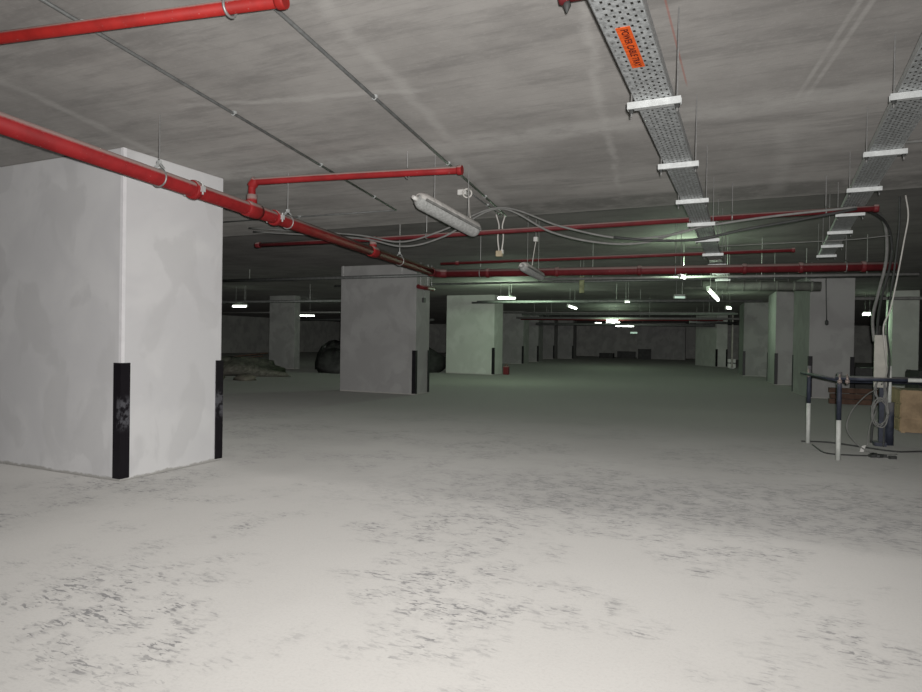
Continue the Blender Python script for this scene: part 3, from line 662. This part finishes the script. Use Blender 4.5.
lamp((-7.45, 35.9, 2.81), (-6.85, 36.0, 2.81), LP * 1.6, 'upper lit tube of the distant bright cluster', r=.028)
lamp((-8.25, 39.7, 2.80), (-7.45, 39.8, 2.80), LP * 1.6, 'second lit tube of the distant bright cluster, slightly lower', r=.032)
lamp((-8.5, 44.0, 2.68), (-7.3, 44.0, 2.66), 0, 'third lit tube of the distant cluster, thin and low', r=.028)
lamp((-10.6, 47.0, 2.95), (-10.1, 47.0, 2.95), 0, 'lone lit tube left of the distant cluster', r=.05)
lamp((-8.2, 48.0, 2.30), (-7.7, 48.0, 2.30), 0, 'lowest weak lit tube below the distant cluster', MDIMG, r=.06)
lamp((-3.92, 21.8, 2.90), (-3.80, 21.9, 2.90), LP * .15, 'small lit tube seen end-on above the distant cluster', r=.018)
lamp((-1.25, 12.45, 2.765), (-1.27, 13.55, 2.84), LP * 1.1, 'bright lamp end just under the crossing pipe by the stickered tray', r=.028, ld=(0, 0.3, 0.22))
lamp((-0.86, 14.2, 2.64), (-0.72, 15.3, 2.50), LP * .2, 'drooping lit tube below the far end of the stickered tray', r=.028)
lamp((-1.0, 27.6, 2.99), (-0.84, 27.9, 2.985), LP * 1.0, 'short lit tube before the third right pillar', r=.035)
lamp((-1.98, 18.4, 2.79), (-1.72, 18.5, 2.79), 0, 'dull green tube left of the drooping lit one', MDIMG, r=.03)
lamp((-19.6, 20.2, 2.79), (-18.9, 20.25, 2.79), LP * .12, 'lit tube beside the right edge of the big white pillar', r=.035)
lamp((-23.4, 28.6, 2.77), (-22.2, 29.0, 2.77), LP * .1, 'lit tube right of the dark bare pillar', r=.035)
lamp((3.88, 29.0, 2.78), (4.10, 28.8, 2.79), LP * .5, 'lit lamp at the right behind the hanging cables', r=.05)

# ------------------------------------------------------------------ blue and white scaffold barrier
t = thing('scaffold_barrier', (1.4, 10.8, 0), 'navy and white tube barrier on the right before the grey pillar', 'barrier')
def post(x, y, top, split, r=0.024):
    p = MB().tube([(x, y, split), (x, y, top)], r, 12).build('post', MBLUE, t, True)
    q = MB().tube([(x, y, 0.0), (x, y, split)], r * 1.02, 12).build('white_band', MWPNT, p, True); q['label'] = 'white painted lower half'
post(0.805, 11.28, 1.20, 0.62, 0.03); post(1.055, 9.80, 1.17, 0.53, 0.03)
p = MB().tube([(1.94, 11.7, 0), (1.94, 11.7, 0.66)], 0.055, 14).build('post', MBLUE, t, True)
q = MB().tube([(1.93, 11.7, 0.66), (1.93, 11.7, 1.22)], 0.026, 12).build('white_band', MWPNT, p, True)
MB().tube([(0.70, 11.24, 1.09), (1.05, 9.76, 1.06)], 0.024, 12).build('rail', MBLUE, t, True)
rl = MB().tube([(1.0, 9.755, 1.085), (1.80, 9.755, 1.09)], 0.025, 12).build('rail', MBLUE, t, True)
MB().tube([(1.80, 9.755, 1.09), (2.75, 9.755, 1.10)], 0.0255, 12).build('white_band', MWPNT, rl, True)
MB().tube([(1.35, 12.5, 0.955), (2.6, 12.5, 0.97)], 0.06, 14).build('rail', MBLUE, t, True)
MB().tube([(1.9, 11.63, 1.0), (1.9, 12.6, .97)], 0.024, 12).build('rail', MBLUE, t, True)
for x, y, z in ((0.79, 11.25, 1.095), (1.05, 9.775, 1.08), (1.135, 9.755, 1.085)):
    m = MB(); m.ring((x, y, z), (1, 0, 0), 0.036, 0.016, 14, 6); m.box((x, y - 0.03, z - 0.035), (0.05, 0.05, 0.04)); m.tube([(x, y - .02, z - .07), (x, y - .02, z + .06)], 0.011, 8); m.build('clamp', MCLAMP, t, True)
t = thing('power_post', (1.80, 11.5, 0), 'pale board on a dark post behind the barrier, cables draped on it', 'post')
MB().box((1.775, 11.52, 1.29), (0.17, 0.05, 0.80)).build('board', MBOARD, t, bevel=.006)
MB().box((1.82, 11.58, 0.85), (0.09, 0.07, 1.70)).build('upright', MBLUE, t, bevel=.004)
MB().box((1.79, 11.57, 0.03), (0.16, 0.20, 0.06)).build('foot', MBLUE, t, bevel=.004)
# coil of cable hung on the post
m = MB()
pts = []
for k in range(200):
    th = k / 200 * 2 * math.pi * 7; lo = k % 57 < 32; q = 1 + .14 * math.sin(k * .41)
    cz, rx, rz = (0.52, 0.10, 0.20) if lo else (0.86, 0.065, 0.15)
    pts.append((1.765 + rx * q * math.cos(th), 11.40 + 0.03 * math.sin(k * .37), cz + rz * q * math.sin(th)))
pts = smoothpath(pts, 3)
m.tube(pts, 0.009, 6); m.tube(smoothpath([(1.72, 11.40, .55), (1.62, 11.3, .3), (1.58, 11.2, 0.02)]), 0.009, 6)
tag(m.build('cable_coil', MCABG, None, True), 'coil of grey cable hung on the board post', 'cable')
cable('loose_cable', [(1.74, 11.42, 0.88), (1.55, 11.2, 0.78), (1.33, 10.9, 0.55), (1.27, 10.8, 0.3), (1.40, 10.6, 0.10), (1.60, 10.5, 0.02), (1.85, 10.6, 0.02)], 0.009, MCABG, 'thin grey cable arching from the coil to the floor', 'cable')
cable('floor_cable', [(0.72, 11.35, 0.012), (1.1, 11.45, 0.012), (1.5, 11.2, 0.012), (1.9, 10.95, 0.012), (2.4, 11.2, 0.012), (3.2, 11.0, 0.012)], 0.012, MCABK, 'black cable lying on the floor from the barrier to the right', 'cable')
cable('floor_cable', [(0.85, 11.05, 0.012), (0.95, 10.3, 0.012), (1.25, 10.25, 0.012), (1.55, 10.35, 0.012), (1.75, 10.3, 0.012)], 0.010, MCABK, 'black cable looping on the floor around the front barrier post', 'cable')
m = MB()
for k in range(9):
    x, y = 1.62 + random.uniform(-.13, .13), 10.38 + random.uniform(-.12, .12); m.box((x, y, 0.02), (random.uniform(.03, .1), random.uniform(.03, .08), 0.04), random.uniform(0, 3))
tag(m.build('floor_debris', MCABK), 'dark scraps of debris on the floor below the cable coil', 'debris', None, 'stuff')
t = thing('paper_scrap', (1.45, 10.75, 0), 'pale scrap of paper standing on the floor before the coil', 'paper')
m = MB(); m.v += [Vector((1.42, 10.72, 0)), Vector((1.47, 10.74, 0.0)), Vector((1.50, 10.74, 0.10)), Vector((1.45, 10.76, 0.08)), Vector((1.425, 10.73, 0)), Vector((1.475, 10.75, 0)), Vector((1.505, 10.75, 0.10)), Vector((1.455, 10.77, 0.08))]
m.f += [[0, 1, 2, 3], [7, 6, 5, 4], [0, 1, 5, 4], [1, 2, 6, 5], [2, 3, 7, 6], [3, 0, 4, 7]]; m.build('sheet', MWPL, t)

# ------------------------------------------------------------------ crates, timber, heaps
def crate(c, size, rot, mat, label, planks=4, name='wooden_crate', cat='crate'):
    t = thing(name, (c[0], c[1], c[2]), label, cat); sx, sy, sz = size
    Rm = Matrix.Rotation(rot, 3, 'Z'); V3 = lambda x, y, z: Vector(c) + Rm @ Vector((x, y, z))
    MB().box(V3(0, 0, sz / 2), (sx * .96, sy * .96, sz * .98), rot).build('body', mat, t)
    for k in range(planks):
        z = sz * (k + .5) / planks
        b = MB()
        for s_ in (-1, 1): b.box(V3(0, s_ * sy * .49, z), (sx, sy * .03, sz / planks * .86), rot)
        b.box(V3(-sx * .49, 0, z), (sx * .03, sy, sz / planks * .86), rot); b.build('board', mat, t)
    for s_ in (-1, 1):
        for q in (-1, 1): MB().box(V3(s_ * sx * .46, q * sy * .515, sz / 2), (sx * .06, sy * .02, sz), rot).build('batten', mat, t)
crate((2.95, 14.0, 0), (1.1, 0.9, 0.76), 0.0, MWOOD, 'plywood crate cut by the right frame edge behind the barrier', 3)
t = thing('timber_stack', (2.55, 19.6, 0), 'brown timber baulks stacked on the floor behind the coil', 'timber')
for k, (dx, z) in enumerate(((0, .07), (.12, .07), (.05, .21), (0.02, .35))):
    MB().box((2.6 + dx * .5, 19.5 + k % 2 * .16, z), (1.5, 0.15, 0.13), 0.1).build('baulk', MWOODD, t, bevel=.008)
crate((4.0, 17.5, 0), (1.4, 0.9, 1.0), 0.1, MTARP, 'dark crate behind the plywood crate', 2)
crate((3.25, 22.6, 0), (0.9, 0.7, 0.9), 0.0, MTARP, 'dark box on the floor beside the corded pillar', 2)
def blob(c, size, seed, amp=0.25):
    rnd = random.Random(seed); m = MB(); n, k = 14, 8; ph = [rnd.uniform(0, 6.28) for _ in range(6)]
    for i in range(k + 1):
        th = math.pi * i / k
        for j in range(n):
            a = 2 * math.pi * j / n; q = 1 + amp * (math.sin(3 * a + ph[0]) * math.sin(2 * th + ph[1]) + .6 * math.sin(5 * a + ph[2] + th * 3)) * math.sin(th)
            z = math.cos(th); z = z if z > -0.35 else -0.35
            m.v.append(Vector((c[0] + size[0] * q * math.sin(th) * math.cos(a), c[1] + size[1] * q * math.sin(th) * math.sin(a), c[2] + size[2] * (z + .35) / 1.35 * (1 + amp * .6 * math.sin(4 * a + ph[3])))))
    for i in range(k):
        for j in range(n): m.f.append([i * n + j, i * n + (j + 1) % n, (i + 1) * n + (j + 1) % n, (i + 1) * n + j])
    return m
def heap(name, c, size, mat, label, cat, seed, kind=None, amp=.25):
    return tag(blob(c, size, seed, amp).build(name, mat, None, True), label, cat, None, kind)
heap('rubble_heap', (-19.3, 19.8, 0), (2.3, 1.6, 0.62), MRUBB, 'grey-brown rubble heap behind the big white pillar', 'rubble', 3, 'stuff', .35)
heap('cement_sack', (-16.2, 17.3, 0), (0.42, 0.3, 0.22), MSACK, 'single sack at the foot of the rubble heap', 'sack', 4)
heap('cement_sack', (-17.3, 16.9, 0), (0.42, 0.3, 0.3), MSACK, 'fatter sack left of the single one before the rubble', 'sack', 5)
heap('tarpaulin_heap', (-18.6, 25.9, 0), (0.9, 0.8, 1.25), MTARP, 'tall heap under dark tarpaulin right of the dark bare pillar', 'heap', 6, None, .3)
heap('tarpaulin_heap', (-16.9, 23.6, 0), (0.85, 0.7, 0.95), MTARP, 'low heap under dark tarpaulin left of the grey pillar', 'heap', 8, None, .3)
heap('tarpaulin_heap', (-14.3, 26.8, 0), (0.95, 0.9, 1.1), MTARP, 'small dark covered heap between the grey and the green-lit pillars', 'heap', 9, None, .35)
t = thing('plank_stack', (-22.5, 22.2, 0), 'leaning stack of boards at the left of the rubble heap', 'boards')
for k in range(5): MB().bar((-23.6 + .1 * k, 22 + .1 * k, 0.05 + .1 * k), (-20.9 + .2 * k, 22.4 + .1 * k, 0.25 + .14 * k), 0.25, 0.04).build('board', MWOODD, t)
for k, (x, y, sz, l) in enumerate(((-13.6, 66, (1.4, .8, .5), 'low dark crate at the far end, leftmost before the back wall'), (-11.8, 67, (1.8, .8, .7), 'long dark crate at the far end before the back wall'), (-9.6, 64.3, (1.2, .8, 1.0), 'tall dark crate at the far end by the back wall'))):
    crate((x, y, 0), sz, 0.1 * k, MTARP, l, 2)
heap('tarpaulin_heap', (-17.6, 64.5, 0.0), (0.55, 0.5, 1.5), MTARP, 'dark bundle standing before the small pale far pillar', 'bundle', 12, None, .3)
t = thing('red_canister', (-10.2, 27.4, 0), 'small red canister at the foot of the green-lit pillar', 'canister')
MB().box((-10.2, 27.4, .19), (.26, .2, .38)).build('body', MREDD, t, bevel=.03)
m = MB(); m.tube([(-10.26, 27.4, .36), (-10.26, 27.4, .45), (-10.14, 27.4, .45), (-10.14, 27.4, .36)], .015, 8); m.build('handle', MREDD, t)
t = thing('white_block', (-1.25, 46.3, 0), 'small white block on the floor beside the pale far pillar', 'block')
MB().box((-1.25, 46.3, .14), (.5, .4, .28)).build('lower_block', MWPNT, t, bevel=.02); MB().box((-1.25, 46.3, .31), (.3, .3, .06)).build('strap', MCABK, t); MB().box((-1.25, 46.3, .46), (.5, .4, .24)).build('upper_block', MWPNT, t, bevel=.02)
